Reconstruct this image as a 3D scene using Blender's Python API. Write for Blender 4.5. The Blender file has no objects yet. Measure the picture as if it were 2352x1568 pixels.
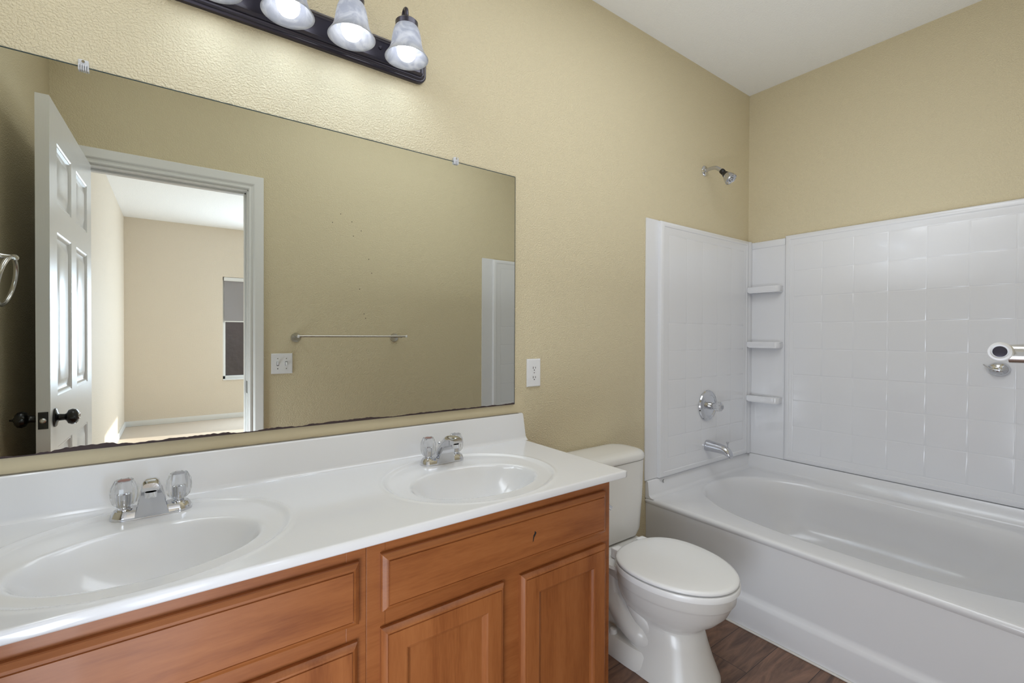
import bpy, bmesh, math, random
from mathutils import Vector, Matrix, noise
random.seed(7)
S = bpy.context.scene
COL = S.collection
PI = math.pi
R = math.radians

# ------------------------------------------------------------------ camera, light, exposure
D = 1.49        # mirror wall (y)
XR = 2.947      # wall behind the tub (x)
XL = -0.467     # wall behind the open door (x)
YF = -0.06      # wall with the doorway (y)
CEIL = 2.742
EYE = 1.2255

cam_d = bpy.data.cameras.new('camera')
cam = bpy.data.objects.new('camera', cam_d)
COL.objects.link(cam)
cam_d.sensor_fit = 'HORIZONTAL'
cam_d.sensor_width = 36.0
cam_d.lens = 1062.33 / 2352 * 36.0
cam_d.shift_y = -6.43 / 2352
cam_d.clip_start = 0.02
_yaw, _pit, _rol = R(36.1905), R(-0.477), R(0.2169)
fw = Vector((math.sin(_yaw), math.cos(_yaw), 0)); rt = Vector((math.cos(_yaw), -math.sin(_yaw), 0)); up = Vector((0, 0, 1))
fw2 = fw * math.cos(_pit) + up * math.sin(_pit); up2 = up * math.cos(_pit) - fw * math.sin(_pit)
rt3 = rt * math.cos(_rol) + up2 * math.sin(_rol); up3 = up2 * math.cos(_rol) - rt * math.sin(_rol)
m3 = Matrix((rt3, up3, -fw2)).transposed()
cam.matrix_world = Matrix.Translation((0, 0, EYE)) @ m3.to_4x4()
S.camera = cam

S.view_settings.view_transform = 'Standard'
S.view_settings.look = 'None'
S.view_settings.gamma = 1.0
S.view_settings.use_curve_mapping = False
S.view_settings.exposure = 0.35

w = bpy.data.worlds.new('sky'); S.world = w
w.use_nodes = True
bgn = w.node_tree.nodes['Background']
bgn.inputs['Color'].default_value = (0.62, 0.78, 1.0, 1)
bgn.inputs['Strength'].default_value = 0.8

def area(name, loc, target, sx, sy, power, col):
    l = bpy.data.lights.new(name, 'AREA'); l.shape = 'RECTANGLE'; l.size = sx; l.size_y = sy
    l.energy = power; l.color = col
    o = bpy.data.objects.new(name, l); COL.objects.link(o)
    o.location = loc
    o.rotation_euler = (Vector(target) - Vector(loc)).to_track_quat('-Z', 'Y').to_euler()
    return o
sun_l = bpy.data.lights.new('sun', 'SUN'); sun_l.energy = 4.5; sun_l.angle = R(0.6); sun_l.color = (1.0, 0.95, 0.88)
sun = bpy.data.objects.new('sun', sun_l); COL.objects.link(sun)
sun.rotation_euler = Vector((-0.86, -0.10, -0.47)).to_track_quat('-Z', 'Y').to_euler()
sun.location = (6, -3, 4)
area('patio_daylight', (2.55, -3.05, 1.15), (-0.5, -3.0, 1.0), 1.4, 1.9, 27.0, (0.80, 0.90, 1.0))
area('window_daylight', (1.38, -4.76, 1.30), (-0.1, 0.9, 0.9), 0.8, 1.4, 60.0, (0.66, 0.80, 1.0))
area('up_fill', (1.80, 0.66, 1.45), (1.80, 0.66, 3.0), 1.8, 0.25, 2.9, (0.86, 0.93, 1.0))  # added uplight to brighten the ceiling, no such source in the room
area('left_wall_fill', (-0.43, 0.90, 2.585), (2.3, 0.68, 0.4), 1.0, 0.22, 4.6, (0.85, 0.92, 1.0))  # added soft fill high on the left wall, aimed at the tub
area('ceiling_fill', (1.20, 0.60, 2.725), (1.20, 0.60, 0.0), 1.4, 0.7, 8.8, (0.86, 0.92, 1.0))  # added downward fill just below the ceiling, no fixture there
area('doorway_fill', (0.0, -0.045, 0.32), (1.9, 0.66, 0.36), 0.60, 0.52, 3.5, (0.74, 0.85, 1.0))  # added low fill in the doorway, standing in for light off the carpet
area('door_fill', (-0.27, 0.21, 0.42), (1.9, 0.50, 0.50), 0.42, 0.54, 6.5, (0.82, 0.90, 1.0))  # added low fill before the open door, standing in for its bounce
BULB = 3.4
LAMP_W = 0.20

# ------------------------------------------------------------------ helpers
def smoothstep(a, b, x):
    t = max(0.0, min(1.0, (x - a) / (b - a))); return t * t * (3 - 2 * t)

def obj(name, bm, mat, parent=None, smooth=True, angle=35, kind=None, recalc=True):
    """link bm (in world coordinates) as one mesh object under parent"""
    if recalc:
        bmesh.ops.recalc_face_normals(bm, faces=bm.faces)
    off = Vector((0, 0, 0)); p = parent
    while p is not None:
        off += p.location; p = p.parent
    if off.length > 0:
        bmesh.ops.translate(bm, verts=bm.verts, vec=-off)
    me = bpy.data.meshes.new(name)
    bm.to_mesh(me); bm.free()
    for m in (mat if isinstance(mat, (list, tuple)) else [mat]):
        me.materials.append(m)
    if smooth:
        me.polygons.foreach_set('use_smooth', [True] * len(me.polygons))
        me.set_sharp_from_angle(angle=R(angle))
    o = bpy.data.objects.new(name, me); COL.objects.link(o)
    if parent is not None: o.parent = parent
    if kind: o['kind'] = kind
    return o

def tag(o, label, cat, group=None):
    o['label'] = label; o['category'] = cat
    if group: o['group'] = group
    return o

def thing(name, loc, label, cat, group=None):
    o = bpy.data.objects.new(name, None); COL.objects.link(o); o.location = loc
    o.empty_display_size = 0.05
    return tag(o, label, cat, group)

def dup(src, dx=(0, 0, 0), parent=None):
    c = src.copy(); COL.objects.link(c)
    if parent is not None: c.parent = parent
    c.location = src.location + Vector(dx)
    return c

def add_box(bm, x0, x1, y0, y1, z0, z1, bev=0.0, seg=2, mi=0):
    r = bmesh.ops.create_cube(bm, size=1.0)
    vs = r['verts']
    for v in vs:
        v.co = Vector((x0 + (v.co.x + 0.5) * (x1 - x0), y0 + (v.co.y + 0.5) * (y1 - y0), z0 + (v.co.z + 0.5) * (z1 - z0)))
    fs = set(f for v in vs for f in v.link_faces)
    for f in fs: f.material_index = mi
    if bev > 0:
        es = set(e for v in vs for e in v.link_edges)
        bmesh.ops.bevel(bm, geom=list(es), offset=bev, segments=seg, profile=0.5, affect='EDGES')
    return bm

def box(x0, x1, y0, y1, z0, z1, bev=0.0, seg=2):
    return add_box(bmesh.new(), x0, x1, y0, y1, z0, z1, bev, seg)

def add_loft(bm, rings, cap0=True, cap1=True, closed=True, mi=0):
    """rings: lists of Vectors with the same count"""
    vr = [[bm.verts.new(p) for p in ring] for ring in rings]
    n = len(vr[0])
    for a, b in zip(vr, vr[1:]):
        for i in range(n if closed else n - 1):
            j = (i + 1) % n
            f = bm.faces.new((a[i], a[j], b[j], b[i])); f.material_index = mi
    if cap0 and closed: bm.faces.new(list(reversed(vr[0]))).material_index = mi
    if cap1 and closed: bm.faces.new(vr[-1]).material_index = mi
    return vr

def frame_of(axis):
    a = Vector(axis).normalized()
    t = Vector((0, 0, 1)) if abs(a.z) < 0.9 else Vector((1, 0, 0))
    u = a.cross(t).normalized(); v = a.cross(u).normalized()
    return a, u, v

def add_lathe(bm, profile, origin=(0, 0, 0), axis=(0, 0, 1), n=40, cap0=True, cap1=True, lobes=0, amp=0.0, mi=0):
    """profile: (radius, distance along axis)"""
    a, u, v = frame_of(axis); o = Vector(origin)
    rings = []
    for r, h in profile:
        ring = []
        for i in range(n):
            t = 2 * PI * i / n
            rr = r * (1 + (amp * (abs(math.sin(lobes * t / 2)) - 0.5) if lobes else 0))
            ring.append(o + a * h + (u * math.cos(t) + v * math.sin(t)) * rr)
        rings.append(ring)
    add_loft(bm, rings, cap0, cap1, True, mi)
    return bm

def lathe(*a, **k): return add_lathe(bmesh.new(), *a, **k)

def add_tube(bm, pts, rad, n=16, cap=True, flat=(1, 1), mi=0):
    pts = [Vector(p) for p in pts]
    rads = rad if isinstance(rad, (list, tuple)) else [rad] * len(pts)
    rings = []; u = None
    for i, p in enumerate(pts):
        d = (pts[min(i + 1, len(pts) - 1)] - pts[max(i - 1, 0)]).normalized()
        if u is None:
            _, u, v = frame_of(d)
        else:
            u = (u - d * u.dot(d)).normalized()
        v = d.cross(u).normalized()
        rings.append([p + (u * math.cos(2 * PI * k / n) * flat[0] + v * math.sin(2 * PI * k / n) * flat[1]) * rads[i] for k in range(n)])
    add_loft(bm, rings, cap, cap, True, mi)
    return bm

def spline(pts, n=8):
    """Catmull-Rom through pts"""
    P = [Vector(p) for p in pts]; P = [P[0] * 2 - P[1]] + P + [P[-1] * 2 - P[-2]]
    out = []
    for i in range(1, len(P) - 2):
        a, b, c, d = P[i - 1:i + 3]
        for k in range(n):
            t = k / n
            out.append(0.5 * ((2 * b) + (c - a) * t + (2 * a - 5 * b + 4 * c - d) * t * t + (3 * b - a - 3 * c + d) * t ** 3))
    out.append(P[-2]); return out

def rrect(cx, cy, hx, hy, r, z, n=8):
    out = []
    for qx, qy, a0 in ((1, 1, 0), (-1, 1, 90), (-1, -1, 180), (1, -1, 270)):
        for k in range(n + 1):
            a = R(a0 + 90 * k / n)
            out.append(Vector((cx + qx * (hx - r) + r * math.cos(a), cy + qy * (hy - r) + r * math.sin(a), z)))
    return out

def egg(cx, cy, a, bf, bb, z, n=64, pf=2.0, pb=2.0):
    """oval: half width a, length bf towards -y, bb towards +y"""
    out = []
    for i in range(n):
        t = 2 * PI * i / n; c, s = math.cos(t), math.sin(t)
        p = pb if s > 0 else pf
        out.append(Vector((cx + a * math.copysign(abs(c) ** (2 / p), c), cy + (bb if s > 0 else bf) * math.copysign(abs(s) ** (2 / p), s), z)))
    return out

# ------------------------------------------------------------------ materials
def srgb(r, g, b):
    f = lambda c: (c / 255 / 12.92) if c / 255 <= 0.04045 else ((c / 255 + 0.055) / 1.055) ** 2.4
    return (f(r), f(g), f(b), 1.0)

def mat(name, col, rough=0.5, metal=0.0, coat=0.0, spec=0.5, trans=0.0, ior=1.5):
    m = bpy.data.materials.new(name); m.use_nodes = True
    p = m.node_tree.nodes['Principled BSDF']
    p.inputs['Base Color'].default_value = col
    p.inputs['Roughness'].default_value = rough
    p.inputs['Metallic'].default_value = metal
    p.inputs['Specular IOR Level'].default_value = spec
    p.inputs['Coat Weight'].default_value = coat
    p.inputs['Coat Roughness'].default_value = 0.08
    p.inputs['Transmission Weight'].default_value = trans
    p.inputs['IOR'].default_value = ior
    m['p'] = 1
    return m

def nodes(m):
    return m.node_tree.nodes, m.node_tree.links, m.node_tree.nodes['Principled BSDF']

def bump(m, scale, dist, strength=1.0, detail=2.0, kind='noise', stretch=(1, 1, 1)):
    N, L, p = nodes(m)
    tc = N.new('ShaderNodeTexCoord'); mp = N.new('ShaderNodeMapping'); mp.inputs['Scale'].default_value = stretch
    L.new(tc.outputs['Object'], mp.inputs['Vector'])
    if kind == 'noise':
        t = N.new('ShaderNodeTexNoise'); t.inputs['Detail'].default_value = detail; out = t.outputs['Fac']
    else:
        t = N.new('ShaderNodeTexVoronoi'); t.feature = 'SMOOTH_F1'; out = t.outputs['Distance']
    t.inputs['Scale'].default_value = scale
    L.new(mp.outputs['Vector'], t.inputs['Vector'])
    b = N.new('ShaderNodeBump'); b.inputs['Strength'].default_value = strength; b.inputs['Distance'].default_value = dist
    L.new(out, b.inputs['Height']); L.new(b.outputs['Normal'], p.inputs['Normal'])
    return t, b

def paint(name, col, tex=0.0011, scale=190.0, smooth_box=None, rough=0.55):
    """wall paint over orange-peel plaster; smooth_box = patch left without texture"""
    m = mat(name, col, rough, spec=0.35)
    N, L, p = nodes(m)
    tc = N.new('ShaderNodeTexCoord')
    n1 = N.new('ShaderNodeTexNoise'); n1.inputs['Scale'].default_value = scale; n1.inputs['Detail'].default_value = 2.5; n1.inputs['Roughness'].default_value = 0.5
    L.new(tc.outputs['Object'], n1.inputs['Vector'])
    cr = N.new('ShaderNodeValToRGB'); cr.color_ramp.elements[0].position = 0.40; cr.color_ramp.elements[1].position = 0.62
    L.new(n1.outputs['Fac'], cr.inputs['Fac'])
    b = N.new('ShaderNodeBump'); b.inputs['Strength'].default_value = 1.0; b.inputs['Distance'].default_value = tex
    h = cr.outputs['Color']
    if smooth_box:
        x0, x1, z0, z1 = smooth_box
        sep = N.new('ShaderNodeSeparateXYZ'); L.new(tc.outputs['Object'], sep.inputs[0])
        def mr(sock, a, bb):
            q = N.new('ShaderNodeMapRange'); q.interpolation_type = 'SMOOTHSTEP'
            q.inputs['From Min'].default_value = a; q.inputs['From Max'].default_value = bb
            L.new(sock, q.inputs['Value']); return q.outputs[0]
        def mul(a, bb):
            q = N.new('ShaderNodeMath'); q.operation = 'MULTIPLY'; L.new(a, q.inputs[0]); L.new(bb, q.inputs[1]); return q.outputs[0]
        ins = mul(mul(mr(sep.outputs['X'], x0, x0 + .04), mr(sep.outputs['X'], x1, x1 - .04)), mul(mr(sep.outputs['Z'], z0, z0 + .03), mr(sep.outputs['Z'], z1, z1 - .03)))
        inv = N.new('ShaderNodeMath'); inv.operation = 'SUBTRACT'; inv.inputs[0].default_value = 1.0; L.new(ins, inv.inputs[1])
        h = mul(h, inv.outputs[0])
    L.new(h, b.inputs['Height']); L.new(b.outputs['Normal'], p.inputs['Normal'])
    return m

WALLC = srgb(221, 208, 176)
M = {}
M['wall'] = paint('painted_plaster', WALLC)
M['wall_back'] = paint('painted_plaster_mirror_wall', WALLC, smooth_box=(-0.6, 1.16, 0.84, 1.00))
M['ceiling'] = paint('ceiling_paint', srgb(246, 245, 243), tex=0.0007, scale=120, rough=0.8)
M['bed_wall'] = paint('bedroom_paint', srgb(226, 214, 196), tex=0.0008, scale=130)
M['white_paint'] = mat('white_trim_paint', srgb(232, 232, 230), 0.32)
M['caulk'] = mat('white_caulk', srgb(225, 222, 216), 0.5)
M['acrylic'] = mat('white_tub_acrylic', srgb(233, 233, 236), 0.16, coat=0.25)
bump(M['acrylic'], 7.0, 0.0008, 0.22, 1.0)
M['marble'] = mat('white_cultured_marble', srgb(236, 236, 238), 0.14, coat=0.3)
M['porcelain'] = mat('white_porcelain', srgb(230, 228, 224), 0.24, coat=0.12)
M['seat'] = mat('white_seat_plastic', srgb(246, 246, 246), 0.22)
M['plastic'] = mat('white_plastic', srgb(238, 238, 240), 0.3)
M['dark'] = mat('dark_slot', (0.012, 0.011, 0.011, 1), 0.6)
M['chrome'] = mat('chrome', (0.66, 0.67, 0.70, 1), 0.06, 1.0)
bump(M['chrome'], 160, 0.0002, 0.25, 2)
M['chrome_worn'] = mat('water_spotted_chrome', (0.60, 0.61, 0.65, 1), 0.17, 1.0)
bump(M['chrome_worn'], 220, 0.0004, 0.4, 3)
M['nickel'] = mat('brushed_nickel', (0.62, 0.61, 0.60, 1), 0.24, 1.0)
M['bronze'] = mat('dark_bronze', (0.050, 0.045, 0.062, 1), 0.30, 0.6, coat=0.25)
M['black_knob'] = mat('black_metal', (0.008, 0.008, 0.009, 1), 0.25, 0.2, coat=0.3)
M['black_plastic'] = mat('black_plastic', (0.012, 0.011, 0.010, 1), 0.4)
M['clear'] = mat('clear_acrylic', (0.97, 0.98, 0.99, 1), 0.02, trans=1.0, ior=1.47)
def frosted_clear():
    m = bpy.data.materials['clear_acrylic']; N, L, p = nodes(m)
    p.inputs['Roughness'].default_value = 0.03; p.inputs['IOR'].default_value = 1.30
    tr = N.new('ShaderNodeBsdfTranslucent'); tr.inputs['Color'].default_value = (0.95, 0.96, 1.0, 1)
    mx = N.new('ShaderNodeMixShader'); mx.inputs[0].default_value = 0.22
    L.new(p.outputs[0], mx.inputs[1]); L.new(tr.outputs[0], mx.inputs[2]); L.new(mx.outputs[0], N['Material Output'].inputs['Surface'])
frosted_clear()
M['clip'] = mat('milky_clear_plastic', (0.92, 0.92, 0.95, 1), 0.12, trans=0.35, ior=1.35)
M['hot'] = mat('red_cap_ring', srgb(150, 110, 105), 0.35)
M['cold'] = mat('grey_cap_ring', srgb(165, 165, 172), 0.35)
M['mirror'] = mat('silvered_mirror', (0.70, 0.71, 0.665, 1), 0.0, 1.0)
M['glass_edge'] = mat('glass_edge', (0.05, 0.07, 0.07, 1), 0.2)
M['worn'] = mat('desilvered_edge', srgb(62, 46, 46), 0.5)
M['carpet'] = mat('beige_carpet', srgb(206, 192, 176), 0.95, spec=0.1)
bump(M['carpet'], 220, 0.006, 0.8, 3)
M['shade_cloth'] = mat('grey_shade_cloth', srgb(152, 148, 149), 0.8)
M['block'] = mat('garden_block_wall', srgb(118, 92, 92), 0.9)
M['gravel'] = mat('garden_gravel', srgb(150, 132, 118), 0.95)

def wood(name, stretch, a, b, c):
    m = mat(name, a, 0.42, coat=0.06)
    N, L, p = nodes(m)
    tc = N.new('ShaderNodeTexCoord'); mp = N.new('ShaderNodeMapping'); mp.inputs['Scale'].default_value = stretch
    L.new(tc.outputs['Object'], mp.inputs['Vector'])
    n1 = N.new('ShaderNodeTexNoise'); n1.inputs['Scale'].default_value = 2.2; n1.inputs['Detail'].default_value = 6; n1.inputs['Distortion'].default_value = 0.6
    n2 = N.new('ShaderNodeTexNoise'); n2.inputs['Scale'].default_value = 26; n2.inputs['Detail'].default_value = 4
    for n in (n1, n2): L.new(mp.outputs['Vector'], n.inputs['Vector'])
    ramp = N.new('ShaderNodeValToRGB'); e = ramp.color_ramp.elements
    e[0].position = 0.30; e[0].color = b; e[1].position = 0.72; e[1].color = c
    k = ramp.color_ramp.elements.new(0.5); k.color = a
    mx = N.new('ShaderNodeMath'); mx.operation = 'MULTIPLY_ADD'; mx.inputs[1].default_value = 0.30; L.new(n2.outputs['Fac'], mx.inputs[0])
    sc = N.new('ShaderNodeMath'); sc.operation = 'MULTIPLY'; sc.inputs[1].default_value = 0.70; L.new(n1.outputs['Fac'], sc.inputs[0])
    L.new(sc.outputs[0], mx.inputs[2]); L.new(mx.outputs[0], ramp.inputs['Fac'])
    L.new(ramp.outputs['Color'], p.inputs['Base Color'])
    bp = N.new('ShaderNodeBump'); bp.inputs['Strength'].default_value = 0.12; bp.inputs['Distance'].default_value = 0.0008
    L.new(n2.outputs['Fac'], bp.inputs['Height']); L.new(bp.outputs['Normal'], p.inputs['Normal'])
    return m
WA, WB, WC = srgb(152, 90, 46), srgb(131, 72, 33), srgb(165, 102, 56)
M['wood_h'] = wood('maple_grain_across', (1.0, 9, 9), WA, WB, WC)
M['wood_v'] = wood('maple_grain_upright', (9, 9, 1.0), WA, WB, WC)

def plank_floor():
    m = mat('dark_vinyl_planks', srgb(95, 70, 58), 0.35)
    N, L, p = nodes(m)
    tc = N.new('ShaderNodeTexCoord')
    br = N.new('ShaderNodeTexBrick'); br.offset = 0.37
    br.inputs['Scale'].default_value = 1.0; br.inputs['Brick Width'].default_value = 1.22; br.inputs['Row Height'].default_value = 0.152
    br.inputs['Mortar Size'].default_value = 0.0012; br.inputs['Mortar Smooth'].default_value = 0.2
    br.inputs['Color1'].default_value = (0, 0, 0, 1); br.inputs['Color2'].default_value = (1, 1, 1, 1); br.inputs['Mortar'].default_value = (0.4, 0.4, 0.4, 1)
    mp0 = N.new('ShaderNodeMapping'); mp0.inputs['Location'].default_value = (0.31, 0.07, 0)
    L.new(tc.outputs['Object'], mp0.inputs['Vector']); L.new(mp0.outputs['Vector'], br.inputs['Vector'])
    mp = N.new('ShaderNodeMapping'); mp.inputs['Scale'].default_value = (1.3, 9, 1)
    off = N.new('ShaderNodeVectorMath'); off.operation = 'SCALE'; off.inputs['Scale'].default_value = 7.0
    L.new(br.outputs['Color'], off.inputs[0])
    ad = N.new('ShaderNodeVectorMath'); ad.operation = 'ADD'
    L.new(tc.outputs['Object'], mp.inputs['Vector']); L.new(mp.outputs['Vector'], ad.inputs[0]); L.new(off.outputs[0], ad.inputs[1])
    n1 = N.new('ShaderNodeTexNoise'); n1.inputs['Scale'].default_value = 2.6; n1.inputs['Detail'].default_value = 9; n1.inputs['Roughness'].default_value = 0.62; n1.inputs['Distortion'].default_value = 1.6
    L.new(ad.outputs[0], n1.inputs['Vector'])
    ramp = N.new('ShaderNodeValToRGB'); e = ramp.color_ramp.elements
    e[0].position = 0.28; e[0].color = srgb(76, 55, 46); e[1].position = 0.72; e[1].color = srgb(152, 116, 95)
    L.new(n1.outputs['Fac'], ramp.inputs['Fac'])
    mixc = N.new('ShaderNodeMix'); mixc.data_type = 'RGBA'; mixc.blend_type = 'MULTIPLY'; mixc.inputs['Factor'].default_value = 0.45
    r2 = N.new('ShaderNodeValToRGB'); r2.color_ramp.elements[0].color = (0.62, 0.6, 0.6, 1); r2.color_ramp.elements[1].color = (1, 0.94, 0.9, 1)
    L.new(br.outputs['Color'], r2.inputs['Fac'])
    L.new(ramp.outputs['Color'], mixc.inputs[6]); L.new(r2.outputs['Color'], mixc.inputs[7])
    mixm = N.new('ShaderNodeMix'); mixm.data_type = 'RGBA'; mixm.inputs[7].default_value = srgb(38, 28, 25)
    L.new(br.outputs['Fac'], mixm.inputs['Factor']); L.new(mixc.outputs[2], mixm.inputs[6])
    L.new(mixm.outputs[2], p.inputs['Base Color'])
    bp = N.new('ShaderNodeBump'); bp.inputs['Strength'].default_value = 0.25; bp.inputs['Distance'].default_value = 0.001
    L.new(n1.outputs['Fac'], bp.inputs['Height']); L.new(bp.outputs['Normal'], p.inputs['Normal'])
    return m
M['floor'] = plank_floor()

def alabaster():
    m = bpy.data.materials.new('alabaster_glass'); m.use_nodes = True
    N, L = m.node_tree.nodes, m.node_tree.links
    p = N['Principled BSDF']; p.inputs['Roughness'].default_value = 0.18
    out = N['Material Output']
    tc = N.new('ShaderNodeTexCoord')
    n = N.new('ShaderNodeTexNoise'); n.inputs['Scale'].default_value = 14; n.inputs['Detail'].default_value = 3; n.inputs['Distortion'].default_value = 2.5
    L.new(tc.outputs['Object'], n.inputs['Vector'])
    ramp = N.new('ShaderNodeValToRGB'); ramp.color_ramp.elements[0].position = 0.4; ramp.color_ramp.elements[0].color = (0.52, 0.54, 0.60, 1)
    ramp.color_ramp.elements[1].position = 0.62; ramp.color_ramp.elements[1].color = (0.70, 0.71, 0.74, 1)
    L.new(n.outputs['Fac'], ramp.inputs['Fac'])
    L.new(ramp.outputs['Color'], p.inputs['Base Color'])
    tr = N.new('ShaderNodeBsdfTranslucent'); L.new(ramp.outputs['Color'], tr.inputs['Color'])
    mx = N.new('ShaderNodeMixShader'); mx.inputs[0].default_value = 0.5
    L.new(p.outputs[0], mx.inputs[1]); L.new(tr.outputs[0], mx.inputs[2]); L.new(mx.outputs[0], out.inputs['Surface'])
    return m
M['alabaster'] = alabaster()
def emit(name, col, s):
    m = bpy.data.materials.new(name); m.use_nodes = True
    p = m.node_tree.nodes['Principled BSDF']
    p.inputs['Base Color'].default_value = (1, 1, 1, 1)
    p.inputs['Emission Color'].default_value = col; p.inputs['Emission Strength'].default_value = s
    return m
M['bulb'] = emit('lit_bulb', (0.92, 0.95, 1.0, 1), BULB)
def window_glass():
    m = bpy.data.materials.new('window_glass'); m.use_nodes = True
    N, L = m.node_tree.nodes, m.node_tree.links
    g = N.new('ShaderNodeBsdfGlossy'); g.inputs['Roughness'].default_value = 0.02
    t = N.new('ShaderNodeBsdfTransparent'); t.inputs['Color'].default_value = (0.78, 0.84, 0.92, 1)
    mx = N.new('ShaderNodeMixShader'); mx.inputs[0].default_value = 0.09
    L.new(t.outputs[0], mx.inputs[1]); L.new(g.outputs[0], mx.inputs[2]); L.new(mx.outputs[0], N['Material Output'].inputs['Surface'])
    return m
M['window_glass'] = window_glass()
bump(M['block'], 6, 0.02, 0.8, 5)

# ------------------------------------------------------------------ room shell
def struct(name, bm, m, parent=None, **k):
    return obj(name, bm, m, parent, kind='structure', **k)
T = 0.12
struct('floor', box(XL - T, XR + T, YF - T, D + T, -0.1, 0.0), M['floor'], smooth=False)
struct('ceiling', box(XL - T, XR + T, YF - T + 0.001, D + T, CEIL, CEIL + 0.1), M['ceiling'], smooth=False)
struct('wall_back', box(XL - T, XR + T, D, D + T, 0, CEIL), M['wall_back'], smooth=False)
struct('wall_right', box(XR, XR + T, YF - T, D, 0, CEIL), M['wall'], smooth=False)
struct('wall_left', box(XL - T, XL, YF - T, D, 0, CEIL), M['wall'], smooth=False)
DX0, DX1, DZ = -0.365, 0.352, 2.043     # doorway
bm = bmesh.new()
add_box(bm, XL, DX0, YF - T, YF, 0, CEIL); add_box(bm, DX1, XR, YF - T, YF, 0, CEIL); add_box(bm, DX0, DX1, YF - T, YF, DZ, CEIL)
for x, z in ((1.04, 1.72), (1.06, 1.63), (0.98, 1.52), (1.01, 1.36), (1.02, 1.33), (0.86, 1.99), (0.93, 1.95), (0.99, 1.90), (0.94, 1.86), (0.81, 1.93)):
    add_lathe(bm, [(0.0028, 0), (0.0022, 0.0006)], (x, YF, z), (0, 1, 0), 10, mi=1)
struct('wall_front', bm, [M['wall'], M['dark']], smooth=False)

# bedroom beyond the doorway (seen in the mirror)
BL, BR_, BF = -0.52, 2.62, -4.86
WX0, WX1, WZ0, WZ1 = 0.572, 1.75, 0.565, 2.045
struct('floor_bedroom', box(BL - T, BR_ + T, BF - T, YF - T, -0.1, 0.004), M['carpet'], smooth=False)
struct('ceiling_bedroom', box(BL - T, BR_ + T, BF - T, YF - T, CEIL, CEIL + 0.1), M['ceiling'], smooth=False)
struct('wall_bedroom_left', box(BL - T, BL, BF, YF - T, 0, CEIL), M['bed_wall'], smooth=False)
bm = bmesh.new()
add_box(bm, BL - T, WX0, BF - T, BF, 0, CEIL); add_box(bm, WX1, BR_ + T, BF - T, BF, 0, CEIL)
add_box(bm, WX0, WX1, BF - T, BF, 0, WZ0); add_box(bm, WX0, WX1, BF - T, BF, WZ1, CEIL)
struct('wall_bedroom_far', bm, M['bed_wall'], smooth=False)
PY0, PY1, PZ = -3.62, -2.35, 2.05     # patio opening in the right-hand bedroom wall
bm = bmesh.new()
add_box(bm, BR_, BR_ + T, BF, PY0, 0, CEIL); add_box(bm, BR_, BR_ + T, PY1, YF - T, 0, CEIL); add_box(bm, BR_, BR_ + T, PY0, PY1, PZ, CEIL)
struct('wall_bedroom_right', bm, M['bed_wall'], smooth=False)
struct('baseboard_bedroom_far', box(BL, BR_, BF, BF + 0.014, 0.004, 0.075, 0.003), M['white_paint'])
struct('baseboard_bedroom_left', box(BL, BL + 0.014, BF + 0.014, YF - T - 0.03, 0.004, 0.075, 0.003), M['white_paint'])
# window in the far bedroom wall
wf = bmesh.new()
yo = BF - 0.075
for a in ((WX0, WX0 + 0.035, WZ0, WZ1), (WX1 - 0.035, WX1, WZ0, WZ1), (WX0, WX1, WZ0, WZ0 + 0.05), (WX0, WX1, WZ1 - 0.04, WZ1)):
    add_box(wf, a[0], a[1], yo - 0.03, yo + 0.02, a[2], a[3], 0.004)
win = struct('window_1', wf, M['white_paint'])
obj('window_pane', box(WX0 + 0.03, WX1 - 0.03, yo - 0.006, yo - 0.002, WZ0 + 0.045, WZ1 - 0.035), M['window_glass'], win, smooth=False)
obj('window_sill', box(WX0, WX1, yo + 0.02, BF + 0.012, WZ0 - 0.012, WZ0 + 0.006, 0.004), M['white_paint'], win)
rs = thing('roller_shade', (0.5 * (WX0 + WX1), yo + 0.045, 1.40), 'grey roller shade half lowered in the bedroom window', 'window shade')
obj('shade_cloth', box(WX0 + 0.02, WX1 - 0.02, yo + 0.042, yo + 0.045, 1.41, WZ1 - 0.05), M['shade_cloth'], rs, smooth=False)
obj('hem_bar', box(WX0 + 0.02, WX1 - 0.02, yo + 0.038, yo + 0.049, 1.396, 1.412, 0.003), M['white_paint'], rs)
obj('roller_cassette', box(WX0 + 0.012, WX1 - 0.012, yo + 0.022, yo + 0.07, WZ1 - 0.055, WZ1 - 0.002, 0.008), M['white_paint'], rs)
tag(obj('garden_wall', box(-1.5, 5, BF - 2.2, BF - 2.0, -0.2, 1.65, 0.01), M['block']), 'reddish brown garden wall outside the bedroom window', 'wall')
struct('ground_outside', box(-4, 9, BF - 2.6, BF - T - 0.001, -0.4, -0.2), M['gravel'], smooth=False)

# ------------------------------------------------------------------ door casing and door
def casing(bm, horiz, a0, a1, b0, b1, y, sgn):
    """moulded casing strip; inner edge b0 -> outer edge b1, along a0..a1"""
    prof = [(0.0, 0.0), (0.0, 0.010), (0.06, 0.013), (0.16, 0.013), (0.20, 0.008), (0.30, 0.011), (0.38, 0.016), (0.46, 0.018), (0.94, 0.018), (1.0, 0.014), (1.0, 0.0)]
    return prof
def add_casing(bm, x0, x1, ztop, wd, y, sgn):
    """mitred casing round an opening on the plane y, facing sgn*y"""
    prof = [(0.0, 0.0), (0.0, 0.010), (0.06, 0.014), (0.16, 0.014), (0.20, 0.008), (0.28, 0.010), (0.36, 0.017), (0.42, 0.019), (0.94, 0.019), (1.0, 0.014), (1.0, 0.0)]
    path = [(x0, 0.0, -1, 0), (x0, ztop, -1, 1), (x1, ztop, 1, 1), (x1, 0.0, 1, 0)]
    rings = []
    for px, pz, dx, dz in path:
        rings.append([Vector((px + dx * wd * t, y + sgn * h, pz + dz * wd * t)) for t, h in prof])
    add_loft(bm, rings, True, True)
CW = 0.070
bm = bmesh.new()
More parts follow.
